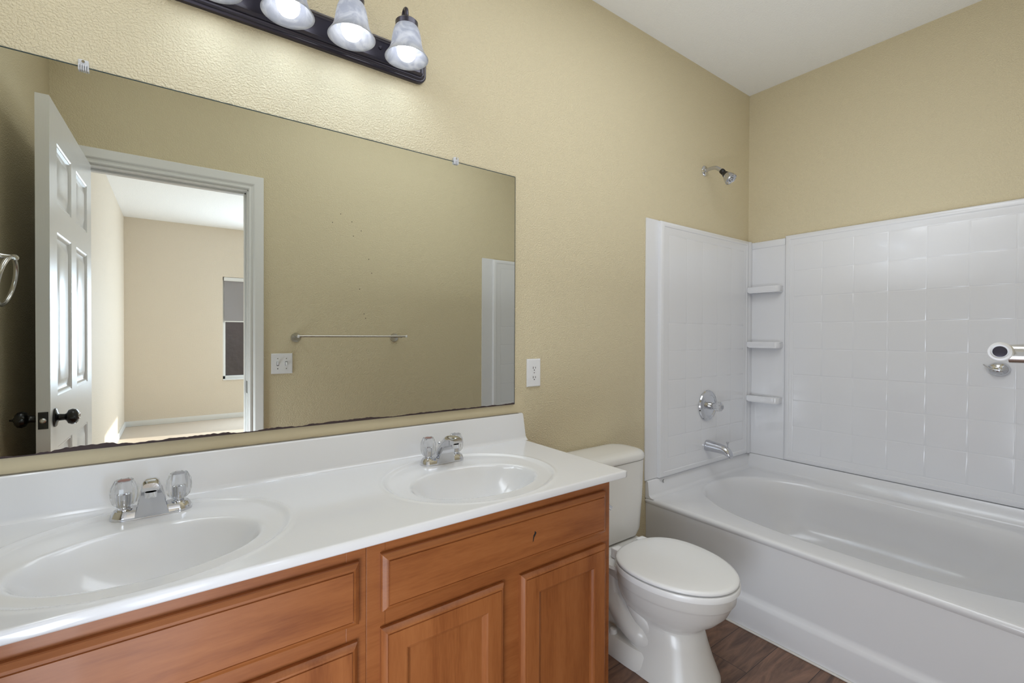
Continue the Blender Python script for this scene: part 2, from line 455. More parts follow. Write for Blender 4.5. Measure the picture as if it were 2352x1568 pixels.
add_casing(bm, DX0 + 0.012, DX1 - 0.006, DZ + 0.006, CW + 0.006, YF, 1)
# jamb lining
add_box(bm, DX0, DX0 + 0.018, YF - T, YF + 0.001, 0, DZ); add_box(bm, DX1 - 0.012, DX1, YF - T, YF + 0.001, 0, DZ); add_box(bm, DX0, DX1, YF - T, YF + 0.001, DZ - 0.004, DZ + 0.012)
add_box(bm, DX1 - 0.022, DX1 - 0.012, YF - 0.085, YF - 0.048, 0, DZ - 0.004, 0.002); add_box(bm, DX0 + 0.018, DX1 - 0.012, YF - 0.085, YF - 0.048, DZ - 0.014, DZ - 0.004, 0.002)
trim = struct('trim_1', bm, M['white_paint'], angle=20)
sp = obj('strike_plate', box(DX1 - 0.0135, DX1 - 0.0118, YF - 0.044, YF - 0.008, 0.885, 0.955, 0.0006), M['black_knob'], trim)
sp['label'] = 'black metal strike plate in the white jamb'

# six-panel door standing open against the left wall (hinge near the wall corner, free edge towards the mirror)
DW, DH, DT = 0.806, 2.022, 0.0355
door_p0 = Vector((-0.322, -0.052)); door_p1 = Vector((-0.3414, 0.7547))
dd = (door_p1 - door_p0).normalized(); dn = Vector((dd.y, -dd.x))     # dn points to +x (visible face)
def dpt(s, z, h):
    """s along width from the hinge, h = out of the visible face"""
    q = door_p0 + dd * s + dn * h
    return Vector((q.x, q.y, z))
def door_face(bm, sgn, base):
    st = 0.108; mid = 0.10
    cols = ((st, (DW - mid) / 2), ((DW + mid) / 2, DW - st))
    Z0 = 0.015
    rows = ((Z0 + 0.20, Z0 + 0.80), (Z0 + 0.985, Z0 + 1.575), (Z0 + 1.675, Z0 + 1.895))
    xs = sorted({0, DW, *[c for q in cols for c in q]}); zs = sorted({Z0, Z0 + DH, *[c for q in rows for c in q]})
    for i in range(len(xs) - 1):
        for j in range(len(zs) - 1):
            x0, x1, z0, z1 = xs[i], xs[i + 1], zs[j], zs[j + 1]
            panel = any(abs(c[0] - x0) < 1e-6 and abs(c[1] - x1) < 1e-6 for c in cols) and any(abs(c[0] - z0) < 1e-6 and abs(c[1] - z1) < 1e-6 for c in rows)
            def ring(ins, h): return [dpt(x0 + ins, z0 + ins, base + sgn * h), dpt(x1 - ins, z0 + ins, base + sgn * h), dpt(x1 - ins, z1 - ins, base + sgn * h), dpt(x0 + ins, z1 - ins, base + sgn * h)]
            if panel:
                add_loft(bm, [ring(0, 0), ring(0.005, -0.003), ring(0.010, -0.003), ring(0.016, -0.010), ring(0.024, -0.011), ring(0.05, -0.003), ring(0.054, -0.002)], False, True)
            else:
                bm.faces.new([bm.verts.new(p) for p in ring(0, 0)])
bm = bmesh.new()
door_face(bm, 1, 0.0); door_face(bm, -1, -DT)
Z0 = 0.015
for a, b in (((0, Z0), (DW, Z0)), ((DW, Z0), (DW, Z0 + DH)), ((DW, Z0 + DH), (0, Z0 + DH)), ((0, Z0 + DH), (0, Z0))):
    bm.faces.new([bm.verts.new(p) for p in (dpt(*a, 0), dpt(*b, 0), dpt(*b, -DT), dpt(*a, -DT))])
bmesh.ops.remove_doubles(bm, verts=bm.verts, dist=0.0002)
M['door'] = mat('white_door_paint', srgb(232, 232, 232), 0.26)
bump(M['door'], 30, 0.0006, 0.35, 4, stretch=(6, 6, 0.6))
door = struct('door_1', bm, M['door'], angle=25)
KZ, KS = 0.927, DW - 0.060
for sgn, base in ((1, 0.0), (-1, -DT)):
    o0 = dpt(KS, KZ, base); ax = Vector((dn.x, dn.y, 0)) * sgn
    bmk = bmesh.new()
    add_lathe(bmk, [(0.033, 0), (0.033, 0.003), (0.030, 0.006), (0.016, 0.009), (0.012, 0.012), (0.011, 0.026), (0.013, 0.030), (0.024, 0.036), (0.028, 0.046), (0.026, 0.056), (0.019, 0.062), (0.012, 0.0635)], o0, ax, 32)
    k = obj('door_knob', bmk, M['black_knob'], door)
    k['label'] = 'round black door knob'
    if sgn > 0:
        obj('knob_face', lathe([(0.013, 0.0635), (0.013, 0.0655), (0.009, 0.066), (0.008, 0.064), (0.003, 0.064)], o0, ax, 24), M['nickel'], k)
    else:
        obj('privacy_pin', lathe([(0.0085, 0.0635), (0.0085, 0.066), (0.004, 0.068), (0.003, 0.076)], o0, ax, 20), M['black_knob'], k)
bm = bmesh.new()
def edge_box(bm, z0, z1, h0, h1, s0, s1):
    rings = [[dpt(s, z0, h0), dpt(s, z0, h1), dpt(s, z1, h1), dpt(s, z1, h0)] for s in (s0, s1)]
    add_loft(bm, rings)
edge_box(bm, KZ - 0.029, KZ + 0.029, -0.005, -DT + 0.005, DW - 0.001, DW + 0.0012)
lp = obj('latch_plate', bm, M['black_knob'], door); lp['label'] = 'dark latch plate in the door edge'
obj('latch_bolt', lathe([(0.009, -0.001), (0.0085, 0.006), (0.005, 0.009)], dpt(DW, KZ, -DT / 2), (dd.x, dd.y, 0), 20), M['nickel'], lp)

# ------------------------------------------------------------------ wall mirror
MX0, MX1, MZ0, MZ1 = -0.428, 1.0985, 0.9495, 1.8535
mir = thing('wall_mirror', (0.335, D, MZ0), 'large frameless wall mirror with a peeling lower edge above the vanity', 'mirror')
bm = bmesh.new(); add_box(bm, MX0, MX1, D - 0.007, D - 0.0005, MZ0, MZ1)
for f in bm.faces:
    f.material_index = 0 if f.calc_center_median().y < D - 0.006 else 1
obj('mirror_glass', bm, [M['mirror'], M['glass_edge']], mir, smooth=False)
bm = bmesh.new(); yv = D - 0.0074; prev = None
for i in range(521):
    x = MX0 + (MX1 - MX0) * i / 520
    env = 0.45 + 0.55 * smoothstep(0.9, -0.3, x)
    hh = 0.0016 + 0.0100 * env * max(0.0, 0.45 + noise.noise((x * 9, 3.1, 0)) + 0.45 * noise.noise((x * 37, 1.7, 0)) + 0.25 * noise.noise((x * 120, 8.7, 0)))
    a = bm.verts.new((x, yv, MZ0 - 0.001)); b = bm.verts.new((x, yv, MZ0 + hh)); c = bm.verts.new((x, yv + 0.0006, MZ0 + hh)); d = bm.verts.new((x, yv + 0.0006, MZ0 - 0.001))
    if prev:
        for k in range(4): bm.faces.new((prev[k], prev[(k + 1) % 4], (a, b, c, d)[(k + 1) % 4], (a, b, c, d)[k]))
    prev = (a, b, c, d)
we = obj('worn_edge', bm, M['worn'], mir, smooth=False); we['label'] = 'dark peeled silvering along the lower edge'
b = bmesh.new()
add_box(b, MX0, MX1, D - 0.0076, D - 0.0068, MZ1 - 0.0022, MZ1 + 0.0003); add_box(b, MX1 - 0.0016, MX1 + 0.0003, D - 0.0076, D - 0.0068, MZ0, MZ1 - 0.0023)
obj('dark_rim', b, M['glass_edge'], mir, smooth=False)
for cx in (-0.170, 0.828):
    bm = bmesh.new()
    add_box(bm, cx - 0.0095, cx + 0.0095, D - 0.014, D - 0.0003, MZ1 + 0.0003, MZ1 + 0.014, 0.002)
    for k in range(5):
        add_box(bm, cx - 0.0095 + k * 0.004, cx - 0.0095 + k * 0.004 + 0.003, D - 0.0145, D - 0.0075, MZ1 - 0.011, MZ1 + 0.003, 0.001)
    c = obj('mirror_clip', bm, M['clip'], mir); c['label'] = 'clear ribbed plastic clip'
    obj('clip_screw', lathe([(0.0035, 0), (0.003, 0.0015)], (cx, D - 0.014, MZ1 + 0.009), (0, -1, 0), 14), M['chrome'], c)

# ------------------------------------------------------------------ vanity light
VX = 0.335; SP = 0.1695
vl = thing('vanity_light', (VX, D, 2.142), 'dark bronze four-light vanity bar with frosted bell shades above the mirror', 'light fixture')
def plate_ring(inset, h):
    hx, hz = 0.373 - inset, 0.0535 - inset
    r = max(0.004, 0.03 - inset)
    pts = rrect(0, 0, hx, hz, r, 0, 4)
    return [Vector((VX + p.x, D - h, 2.142 + p.y)) for p in pts]
bm = bmesh.new()
add_loft(bm, [plate_ring(0.0, 0.0), plate_ring(0.0, 0.012), plate_ring(0.004, 0.016), plate_ring(0.007, 0.016), plate_ring(0.009, 0.021), plate_ring(0.014, 0.024), plate_ring(0.017, 0.023), plate_ring(0.019, 0.027), plate_ring(0.025, 0.029), plate_ring(0.028, 0.026)], True, True)
obj('back_plate', bm, M['bronze'], vl, angle=40)
MZ = 2.087; SY = D - 0.122
for i in range(4):
    sx = VX + (i - 1.5) * SP
    bm = bmesh.new()
    add_tube(bm, spline([(sx, D - 0.026, 2.140), (sx, D - 0.062, 2.152), (sx, D - 0.084, 2.185), (sx, D - 0.092, 2.222), (sx, D - 0.100, 2.241), (sx, D - 0.111, 2.246), (sx, D - 0.120, 2.236), (sx, SY, 2.200)], 7), 0.0062, 12)
    add_lathe(bm, [(0.022, 0), (0.022, 0.004), (0.012, 0.010)], (sx, D - 0.026, 2.140), (0, -1, 0.25), 24)
    obj('arm', bm, M['bronze'], vl)
    obj('socket_cup', lathe([(0.0345, 0.094), (0.035, 0.110), (0.031, 0.114), (0.022, 0.119), (0.014, 0.125), (0.009, 0.131)], (sx, SY, MZ), (0, 0, 1), 36), M['bronze'], vl)
    prof = [(0.0665, 0.0), (0.0635, 0.005), (0.0575, 0.014), (0.0525, 0.024), (0.0485, 0.036), (0.046, 0.05), (0.044, 0.064), (0.041, 0.079), (0.0365, 0.092), (0.031, 0.1), (0.0282, 0.0995), (0.0337, 0.0915), (0.0382, 0.0785), (0.0412, 0.0635), (0.0432, 0.0495), (0.0457, 0.0355), (0.0497, 0.0235), (0.0547, 0.0135), (0.0607, 0.0045), (0.0637, 0.0006)]
    b = bmesh.new()
    add_loft(b, [[Vector((sx + r * math.cos(2 * PI * k / 48), SY + r * math.sin(2 * PI * k / 48), MZ + h)) for k in range(48)] for r, h in prof + prof[:1]], False, False)
    obj('glass_shade', b, M['alabaster'], vl, angle=60)
    bm = bmesh.new()
    add_lathe(bm, [(0.0008, -0.030), (0.010, -0.0285), (0.020, -0.0225), (0.027, -0.013), (0.030, 0.0), (0.028, 0.012), (0.022, 0.024), (0.016, 0.036), (0.013, 0.048), (0.013, 0.068)], (sx, SY, MZ + 0.022), (0, 0, 1), 32)
    obj('light_bulb', bm, M['bulb'], vl)
    ld = bpy.data.lights.new('bulb_light', 'AREA'); ld.shape = 'DISK'; ld.size = 0.10; ld.energy = LAMP_W; ld.color = (0.66, 0.82, 1.0)
    lo = bpy.data.objects.new('bulb_light', ld); COL.objects.link(lo); lo.location = (sx, SY, MZ - 0.010)
for x in (VX - 0.205, VX + 0.205):
    obj('cap_nut', lathe([(0.006, 0), (0.006, 0.004), (0.003, 0.007)], (x, D - 0.026, 2.150), (0, -1, 0), 18), M['bronze'], vl)

# ------------------------------------------------------------------ vanity top with two basins
CX0, CX1, CY0, CZ = XL, 1.1355, 0.9440, 0.8063
SINKS = (-0.041, 0.722)
def top_h(x, y):
    z = 0.0
    for sx in SINKS:
        r2 = math.hypot((x - sx) / 0.262, (y - 1.190) / 0.232)
        if r2 > 1.12: continue
        # shallow oval dish with a soft lip
        z += 0.0022 * math.exp(-((r2 - 1.0) / 0.022) ** 2)
        z -= 0.0045 * smoothstep(1.0, 0.93, r2)
        r1 = math.hypot((x - sx) / 0.197, (y - 1.163) / 0.139)
        z -= 0.004 * smoothstep(1.45, 1.0, r1)
        q = 0.135 * (1 - r1 ** 2.3)
        k = 0.0045
        z -= q + k * math.log(1 + math.exp(-q / k)) if q > 0 else (k * math.log(1 + math.exp(q / k)) if q > -0.08 else 0)
    return z
bm = bmesh.new()
nx, ny = 400, 136
TY1 = D - 0.001
edge = 0.004
grid = []
for j in range(ny + 1):
    row = []
    for i in range(nx + 1):
        x = CX0 + 0.001 + (CX1 - edge - CX0 - 0.001) * i / nx; y = CY0 + edge + (TY1 - CY0 - edge) * j / ny
        row.append(bm.verts.new((x, y, CZ + top_h(x, y))))
    grid.append(row)
for j in range(ny):
    for i in range(nx):
        bm.faces.new((grid[j][i], grid[j][i + 1], grid[j + 1][i + 1], grid[j + 1][i]))
loop = [grid[0][i] for i in range(nx + 1)] + [grid[j][nx] for j in range(1, ny + 1)]
def skirt(off, z):
    out = []
    for v in loop:
        dx = off if v.co.x > CX1 - edge - 1e-5 else 0; dy = -off if v.co.y < CY0 + edge + 1e-5 else 0
        out.append(bm.verts.new((v.co.x + dx, v.co.y + dy, z)))
    return out
prevl = loop
for off, z in ((0.0025, CZ - 0.001), (0.004, CZ - 0.004), (0.004, CZ - 0.018), (0.002, CZ - 0.0215), (-0.045, CZ - 0.0215)):
    cur = skirt(off, z)
    for i in range(len(loop) - 1):
        bm.faces.new((prevl[i], cur[i], cur[i + 1], prevl[i + 1]))
    prevl = cur
vt = thing('countertop', (0.335, D, CZ), 'white cultured marble vanity top with two moulded oval basins', 'countertop')
obj('counter_slab', bm, M['marble'], vt, angle=88)
bm = bmesh.new()
BSZ = 0.9115
# backsplash with a coved foot and sloped right end
prof = [(0.0, CZ - 0.004), (0.030, CZ - 0.002), (0.022, CZ + 0.003), (0.017, CZ + 0.012), (0.0165, BSZ - 0.005), (0.013, BSZ - 0.0005), (0.0, BSZ)]
rings = [[Vector((x + (k * ((BSZ - z) / 0.105)), D - 0.0012 - h, z)) for h, z in prof] for x, k in ((CX0 + 0.001, 0), (1.1330, 0.016), (1.1350, 0.016))]
rings[2] = [Vector((v.x, D - 0.0012 - max(0, (D - 0.0012 - v.y) - 0.003), v.z - 0.0015)) for v in rings[2]]
add_loft(bm, rings)
obj('backsplash', bm, M['marble'], vt, angle=50)

bm = bmesh.new(); prev = None
for i in range(401):
    x = CX0 + 0.002 + (1.115 - CX0) * i / 400
    hh = 0.0005 + 0.0016 * max(0.0, 0.25 + noise.noise((x * 21, 5.3, 0)) + 0.4 * noise.noise((x * 90, 2.2, 0))) * smoothstep(1.1, 0.3, x)
    q = [bm.verts.new((x, D - 0.0135, BSZ - 0.0006)), bm.verts.new((x, D - 0.0125, BSZ + hh)), bm.verts.new((x, D - 0.0010, BSZ + hh)), bm.verts.new((x, D - 0.0010, BSZ - 0.0006))]
    if prev:
        for k in range(4): bm.faces.new((prev[k], prev[(k + 1) % 4], q[(k + 1) % 4], q[k]))
    prev = q
cj = obj('caulk_joint', bm, mat('grimy_caulk', srgb(128, 122, 110), 0.7), vt, smooth=False); cj['label'] = 'thin grimy caulk line along the top of the backsplash'

# ------------------------------------------------------------------ faucets
def faucet(cx, label):
    cy, z0 = 1.378, CZ - 0.0045
    t = thing('bathroom_faucet', (cx, cy, z0), label, 'faucet', 'centre-set chrome faucets on the vanity top')
    bm = bmesh.new()
    add_loft(bm, [rrect(cx, cy, 0.0775, 0.0270, 0.0268, z0, 8), rrect(cx, cy, 0.0775, 0.0270, 0.0268, z0 + 0.006, 8), rrect(cx, cy, 0.0745, 0.0240, 0.0238, z0 + 0.014, 8), rrect(cx, cy, 0.0700, 0.0205, 0.0203, z0 + 0.020, 8)])
    obj('base_plate', bm, M['chrome'], t, angle=40)
    # spout: wedge rising forward, hollow-cheeked, ending in a hooded nose
    def sec(y, zb, zt, hwb, hwt):
        out = []
        for a, b in ((-1, 0), (-1, 0.5), (-0.82, 0.9), (-0.45, 1.0), (0.45, 1.0), (0.82, 0.9), (1, 0.5), (1, 0)):
            hw = hwb + (hwt - hwb) * b
            out.append(Vector((cx + a * hw, y, z0 + zb + (zt - zb) * b)))
        return out
    bm = bmesh.new()
    add_loft(bm, [sec(cy + 0.024, 0.004, 0.024, 0.030, 0.022), sec(cy + 0.010, 0.003, 0.046, 0.033, 0.021), sec(cy - 0.010, 0.003, 0.072, 0.033, 0.019), sec(cy - 0.028, 0.003, 0.086, 0.032, 0.018),
                  sec(cy - 0.034, 0.030, 0.091, 0.026, 0.0175), sec(cy - 0.050, 0.058, 0.097, 0.0195, 0.017), sec(cy - 0.075, 0.071, 0.101, 0.0178, 0.0165), sec(cy - 0.095, 0.077, 0.1015, 0.0172, 0.0160), sec(cy - 0.106, 0.082, 0.0985, 0.0150, 0.0135)])
    bmesh.ops.subdivide_edges(bm, edges=[], cuts=0)
    sp_ = obj('spout', bm, M['chrome'], t, angle=50)
    obj('aerator', lathe([(0.0115, 0), (0.0115, -0.012), (0.009, -0.013)], (cx, cy - 0.088, z0 + 0.076), (0, 0, 1), 28), M['chrome'], sp_)
    obj('lift_rod', (lambda b: (add_lathe(b, [(0.0022, 0), (0.0022, 0.038)], (cx, cy + 0.021, z0 + 0.018), (0, 0, 1), 12), add_lathe(b, [(0.003, 0.034), (0.0065, 0.041), (0.0065, 0.044), (0.003, 0.046)], (cx, cy + 0.021, z0 + 0.018), (0, 0, 1), 16), b)[2])(bmesh.new()), M['chrome'], t)
    for sx, cap in ((-1, 'hot'), (1, 'cold')):
        kx = cx + sx * 0.0508; kz = z0 + 0.029
        obj('handle_stem', lathe([(0.0165, 0.014), (0.015, 0.022), (0.010, 0.026), (0.0095, 0.056), (0.007, 0.058)], (kx, cy, z0), (0, 0, 1), 28), M['chrome'], t)
        b = bmesh.new(); n = 10
        prof = [(0.0175, 0.0), (0.0222, 0.006), (0.0256, 0.018), (0.0262, 0.030), (0.0246, 0.043), (0.0185, 0.056), (0.0168, 0.0595)]
        rings = []
        for r, h in prof:
            rings.append([Vector((kx + r * (1 if k % 2 == 0 else 0.91) * math.cos(2 * PI * k / (2 * n)), cy + r * (1 if k % 2 == 0 else 0.91) * math.sin(2 * PI * k / (2 * n)), kz + h)) for k in range(2 * n)])
        # hollow bore for the stem
        for r, h in ((0.0158, 0.0575), (0.0124, 0.0560)):
            rings.append([Vector((kx + r * math.cos(2 * PI * k / (2 * n)), cy + r * math.sin(2 * PI * k / (2 * n)), kz + h)) for k in range(2 * n)])
        add_loft(b, rings)
        kn = obj('crystal_handle', b, M['clear'], t, smooth=False)
        obj('index_cap', lathe([(0.0122, 0.0558), (0.0122, 0.0580), (0.009, 0.0590)], (kx, cy, kz), (0, 0, 1), 24), M[cap], kn)
    return t
faucet(SINKS[0], 'chrome faucet with two clear crystal handles at the nearer left basin')
faucet(SINKS[1], 'chrome faucet with two clear crystal handles at the far right basin by the toilet')

# ------------------------------------------------------------------ vanity cabinets
FY = 0.975; FRY = 0.9555; CT = CZ - 0.022
def slab_front(x0, x1, z0, z1, edge_w=0.014):
    """drawer front with an ogee edge round a flat field"""
    b = bmesh.new()
    def ring(i, y): return [Vector((x0 + i, y, z0 + i)), Vector((x1 - i, y, z0 + i)), Vector((x1 - i, y, z1 - i)), Vector((x0 + i, y, z1 - i))]
    add_loft(b, [ring(0, FY), ring(0, FY - 0.009), ring(0.0015, FY - 0.0115), ring(0.009, FRY + 0.0025), ring(0.0125, FRY + 0.0015), ring(0.0135, FRY + 0.003), ring(0.0148, FRY + 0.003), ring(0.0155, FRY)])
    return b
def door_front(x0, x1, z0, z1, fw_=0.058):
    """frame-and-panel door"""
    b = bmesh.new()
    def ring(i, y): return [Vector((x0 + i, y, z0 + i)), Vector((x1 - i, y, z0 + i)), Vector((x1 - i, y, z1 - i)), Vector((x0 + i, y, z1 - i))]
    add_loft(b, [ring(0, FY), ring(0, FY - 0.009), ring(0.0015, FY - 0.0115), ring(0.008, FRY + 0.002), ring(0.011, FRY + 0.001), ring(0.012, FRY + 0.0028), ring(0.0132, FRY + 0.0028), ring(0.0138, FRY), ring(fw_ - 0.004, FRY), ring(fw_, FRY + 0.002), ring(fw_ + 0.004, FRY + 0.008), ring(fw_ + 0.009, FRY + 0.010)])
    return b
def cabinet(x0, x1, label, drawer, doors, dz=(0.626, 0.7515), oz=(0.125, 0.590), fillers=()):
    t = thing('vanity_cabinet', (0.5 * (x0 + x1), FY, 0), label, 'cabinet', 'maple cabinets under the vanity top')
    b = bmesh.new()
    add_box(b, x0, x0 + 0.016, FY + 0.018, D - 0.001, 0.0, CT); add_box(b, x1 - 0.016, x1, FY + 0.018, D - 0.001, 0.0, CT)
    add_box(b, x0 + 0.016, x1 - 0.016, FY + 0.018, D - 0.001, 0.10, 0.116); add_box(b, x0 + 0.016, x1 - 0.016, FY + 0.075, FY + 0.09, 0.0, 0.10)
    obj('carcass', b, M['wood_v'], t, smooth=False)
    b = bmesh.new()
    add_box(b, x0, x0 + 0.042, FY, FY + 0.018, 0.10, CT, 0.0012); add_box(b, x1 - 0.042, x1, FY, FY + 0.018, 0.10, CT, 0.0012)
    xm = 0.5 * (doors[0][1] + doors[1][0])
    add_box(b, xm - 0.04, xm + 0.04, FY + 0.0002, FY + 0.0178, 0.10, 0.64)
    add_box(b, x0 + 0.042, x1 - 0.042, FY + 0.0001, FY + 0.0179, CT - 0.06, CT); add_box(b, x0 + 0.042, x1 - 0.042, FY + 0.0001, FY + 0.0179, 0.565, 0.65); add_box(b, x0 + 0.042, x1 - 0.042, FY + 0.0001, FY + 0.0179, 0.10, 0.15)
    add_box(b, x0 + 0.042, x1 - 0.042, FY + 0.010, FY + 0.016, 0.60, CT - 0.05)
    obj('face_frame', b, M['wood_h'], t, angle=20)
    dr = obj('drawer_front', slab_front(drawer[0], drawer[1], *dz), M['wood_h'], t, angle=18)
    for a in doors:
        obj('cabinet_door', door_front(a[0], a[1], *oz), M['wood_v'], t, angle=18)
    return t, dr
c1, d1 = cabinet(0.3305, 1.0900, 'right maple vanity cabinet beside the toilet with a scuffed false drawer', (0.3605, 1.0615), ((0.3605, 0.6835), (0.7390, 1.0625)))
c2, d2 = cabinet(-0.4380, 0.3300, 'left maple vanity cabinet under the nearer basin', (-0.3950, 0.3125), ((-0.3950, -0.063), (-0.0140, 0.3090)), (0.6185, 0.7500), (0.125, 0.5830))
tag(obj('filler_strip', box(XL + 0.001, -0.4385, FY + 0.002, FY + 0.020, 0.10, CT, 0.001), M['wood_v']), 'narrow maple filler strip between the left cabinet and the wall', 'filler strip')
b = bmesh.new()
pts = [(0.0, 0.012), (0.006, 0.006), (0.003, 0.0), (-0.002, -0.006), (-0.005, -0.016), (-0.008, -0.020), (-0.0065, -0.008), (-0.005, 0.0), (-0.001, 0.005)]
vv = [b.verts.new((0.777 + p[0] * 0.9, FRY - 0.0004, 0.692 + p[1] * 0.9)) for p in pts]
b.faces.new(vv)
ex = bmesh.ops.extrude_face_region(b, geom=list(b.faces)); bmesh.ops.translate(b, verts=[v for v in ex['geom'] if isinstance(v, bmesh.types.BMVert)], vec=(0, 0.0006, 0))
sc = obj('scuff_mark', b, M['dark'], d1, smooth=False); sc['label'] = 'small dark gouge in the finish'

# ------------------------------------------------------------------ toilet
TX = 1.492
toi = thing('toilet', (TX, 1.1, 0), 'white two-piece toilet with the lid down between the vanity and the tub', 'toilet')
b = bmesh.new()
def er(z, a, f, bk, pf=2.0, pb=2.3): return egg(TX, 1.05, a, f, bk, z, 56, pf, pb)
# bowl and pedestal
add_loft(b, [er(0.353, 0.178, 0.248, 0.170), er(0.349, 0.183, 0.252, 0.170), er(0.316, 0.181, 0.250, 0.172), er(0.310, 0.177, 0.245, 0.172), er(0.303, 0.174, 0.241, 0.172),
             er(0.268, 0.164, 0.224, 0.172), er(0.232, 0.144, 0.192, 0.172), er(0.204, 0.120, 0.156, 0.172), er(0.188, 0.104, 0.138, 0.172), er(0.180, 0.101, 0.136, 0.172),
             er(0.172, 0.1025, 0.138, 0.172, 2.2), er(0.130, 0.110, 0.148, 0.172, 2.3), er(0.070, 0.124, 0.166, 0.172, 2.4), er(0.020, 0.137, 0.184, 0.172, 2.5), er(0.006, 0.142, 0.190, 0.172, 2.5), er(0.001, 0.142, 0.190, 0.172, 2.5)])
# rear base plate with its low flange
add_loft(b, [egg(TX, 1.17, 0.146, 0.17, 0.20, 0.001, 48, 3.4, 3.4), egg(TX, 1.17, 0.147, 0.17, 0.20, 0.02, 48, 3.4, 3.4), egg(TX, 1.17, 0.140, 0.165, 0.197, 0.062, 48, 3.4, 3.4), egg(TX, 1.17, 0.132, 0.16, 0.19, 0.074, 48, 3.4, 3.4), egg(TX, 1.17, 0.100, 0.14, 0.16, 0.080, 48, 3.4, 3.4)])
# core behind the trapway and the deck that carries the tank
add_loft(b, [rrect(TX, 1.18, 0.088, 0.175, 0.06, 0.03, 8), rrect(TX, 1.19, 0.086, 0.180, 0.06, 0.18, 8), rrect(TX, 1.22, 0.092, 0.190, 0.06, 0.265, 8), rrect(TX, 1.29, 0.130, 0.172, 0.06, 0.310, 8), rrect(TX, 1.31, 0.150, 0.160, 0.05, 0.336, 8), rrect(TX, 1.31, 0.146, 0.156, 0.05, 0.346, 8)])
# trapway bulging on both flanks
for sgn in (-1, 1):
    ox = TX + sgn * 0.066
    add_tube(b, spline([(ox, 1.30, 0.330), (ox + sgn * 0.010, 1.255, 0.270), (ox + sgn * 0.018, 1.215, 0.195), (ox + sgn * 0.020, 1.150, 0.135), (ox + sgn * 0.012, 1.085, 0.110), (ox - sgn * 0.01, 1.02, 0.105)], 7), [0.046] * 14 + [0.050] * 14 + [0.046] * 8, 20)
    add_tube(b, spline([(ox, 1.21, 0.330), (ox + sgn * 0.010, 1.165, 0.270), (ox + sgn * 0.014, 1.120, 0.200), (ox + sgn * 0.006, 1.060, 0.150), (ox - sgn * 0.01, 1.0, 0.12)], 6), 0.036, 18)
bowl = obj('bowl', b, M['porcelain'], toi, angle=40)
for sgn in (-1, 1):
    c = obj('bolt_cap', lathe([(0.0160, 0), (0.0155, 0.014), (0.0125, 0.028), (0.008, 0.030)], (TX + sgn * 0.118, 1.205, 0.062), (0, 0, 1), 24), M['seat'], bowl)
b = bmesh.new()
add_loft(b, [rrect(TX, 1.380, 0.140, 0.060, 0.05, 0.3465, 10), rrect(TX, 1.380, 0.172, 0.082, 0.06, 0.356, 10), rrect(TX, 1.380, 0.186, 0.090, 0.064, 0.385, 10), rrect(TX, 1.380, 0.197, 0.095, 0.068, 0.52, 10), rrect(TX, 1.380, 0.2060, 0.0985, 0.074, 0.6840, 10)])
tank = obj('tank', b, M['porcelain'], toi, angle=45)
b = bmesh.new()
add_loft(b, [rrect(TX, 1.380, 0.203, 0.0965, 0.074, 0.6845, 12), rrect(TX, 1.380, 0.2085, 0.101, 0.079, 0.6875, 12), rrect(TX, 1.380, 0.211, 0.102, 0.080, 0.694, 12), rrect(TX, 1.380, 0.210, 0.101, 0.080, 0.707, 12), rrect(TX, 1.380, 0.202, 0.095, 0.076, 0.7165, 12), rrect(TX, 1.380, 0.186, 0.080, 0.066, 0.7220, 12), rrect(TX, 1.380, 0.155, 0.052, 0.046, 0.7245, 12)])
obj('tank_lid', b, M['porcelain'], toi, angle=60)
b = bmesh.new()
add_lathe(b, [(0.015, 0), (0.014, 0.010), (0.008, 0.014)], (1.345, 1.291, 0.575), (0, -1, 0), 20)
add_tube(b, [(1.345, 1.273, 0.575), (1.380, 1.269, 0.558), (1.427, 1.267, 0.526)], [0.007, 0.0075, 0.009], 12, flat=(0.6, 1))
obj('flush_lever', b, M['chrome'], toi)
def er2(z, k, o=0.0): return egg(TX, 1.035, 0.192 * k + o, 0.246 * k + o, 0.187 * k + o, z, 64, 2.0, 2.4)
b = bmesh.new()
add_loft(b, [er2(0.3535, 0.985), er2(0.3550, 1.0), er2(0.371, 1.004), er2(0.3745, 0.995), er2(0.375, 0.93)])
seat = obj('seat', b, M['seat'], toi, angle=40)
b = bmesh.new()
add_loft(b, [er2(0.3785, 0.970), er2(0.3800, 0.985), er2(0.3850, 0.990), er2(0.3895, 0.978), er2(0.3925, 0.93), er2(0.3952, 0.75), er2(0.3964, 0.45), er2(0.3966, 0.12)])
obj('seat_lid', b, M['seat'], toi, angle=50)
for sgn in (-1, 1): obj('seat_hinge', box(TX + sgn * 0.075 - 0.022, TX + sgn * 0.075 + 0.022, 1.205, 1.240, 0.3465, 0.386, 0.006), M['seat'], toi)

# ------------------------------------------------------------------ bathtub
TBX0, TBX1, TBY0, TBY1, RIM = 1.930, XR - 0.001, YF + 0.001, D - 0.001, 0.405
tub = thing('bathtub', (2.44, 0.715, 0), 'white alcove soaking tub with an oval basin and stepped apron', 'bathtub')
b = bmesh.new(); NT = 144
bcx, bcy = 2.470, 0.712
def rect_pt(t, x0, x1, y0, y1):
    c, s = math.cos(t), math.sin(t)
    k = min(((x1 - bcx) if c > 0 else (bcx - x0)) / max(abs(c), 1e-6), ((y1 - bcy) if s > 0 else (bcy - y0)) / max(abs(s), 1e-6))
    return bcx + c * k, bcy + s * k
def sup_pt(t, a, bb, p, cx=bcx, cy=bcy):
    c, s = math.cos(t), math.sin(t)
    k = 1.0 / ((abs(c) / a) ** p + (abs(s) / bb) ** p) ** (1 / p)
    return cx + c * k, cy + s * k
ts = [2 * PI * (i + 0.5) / NT for i in range(NT)]
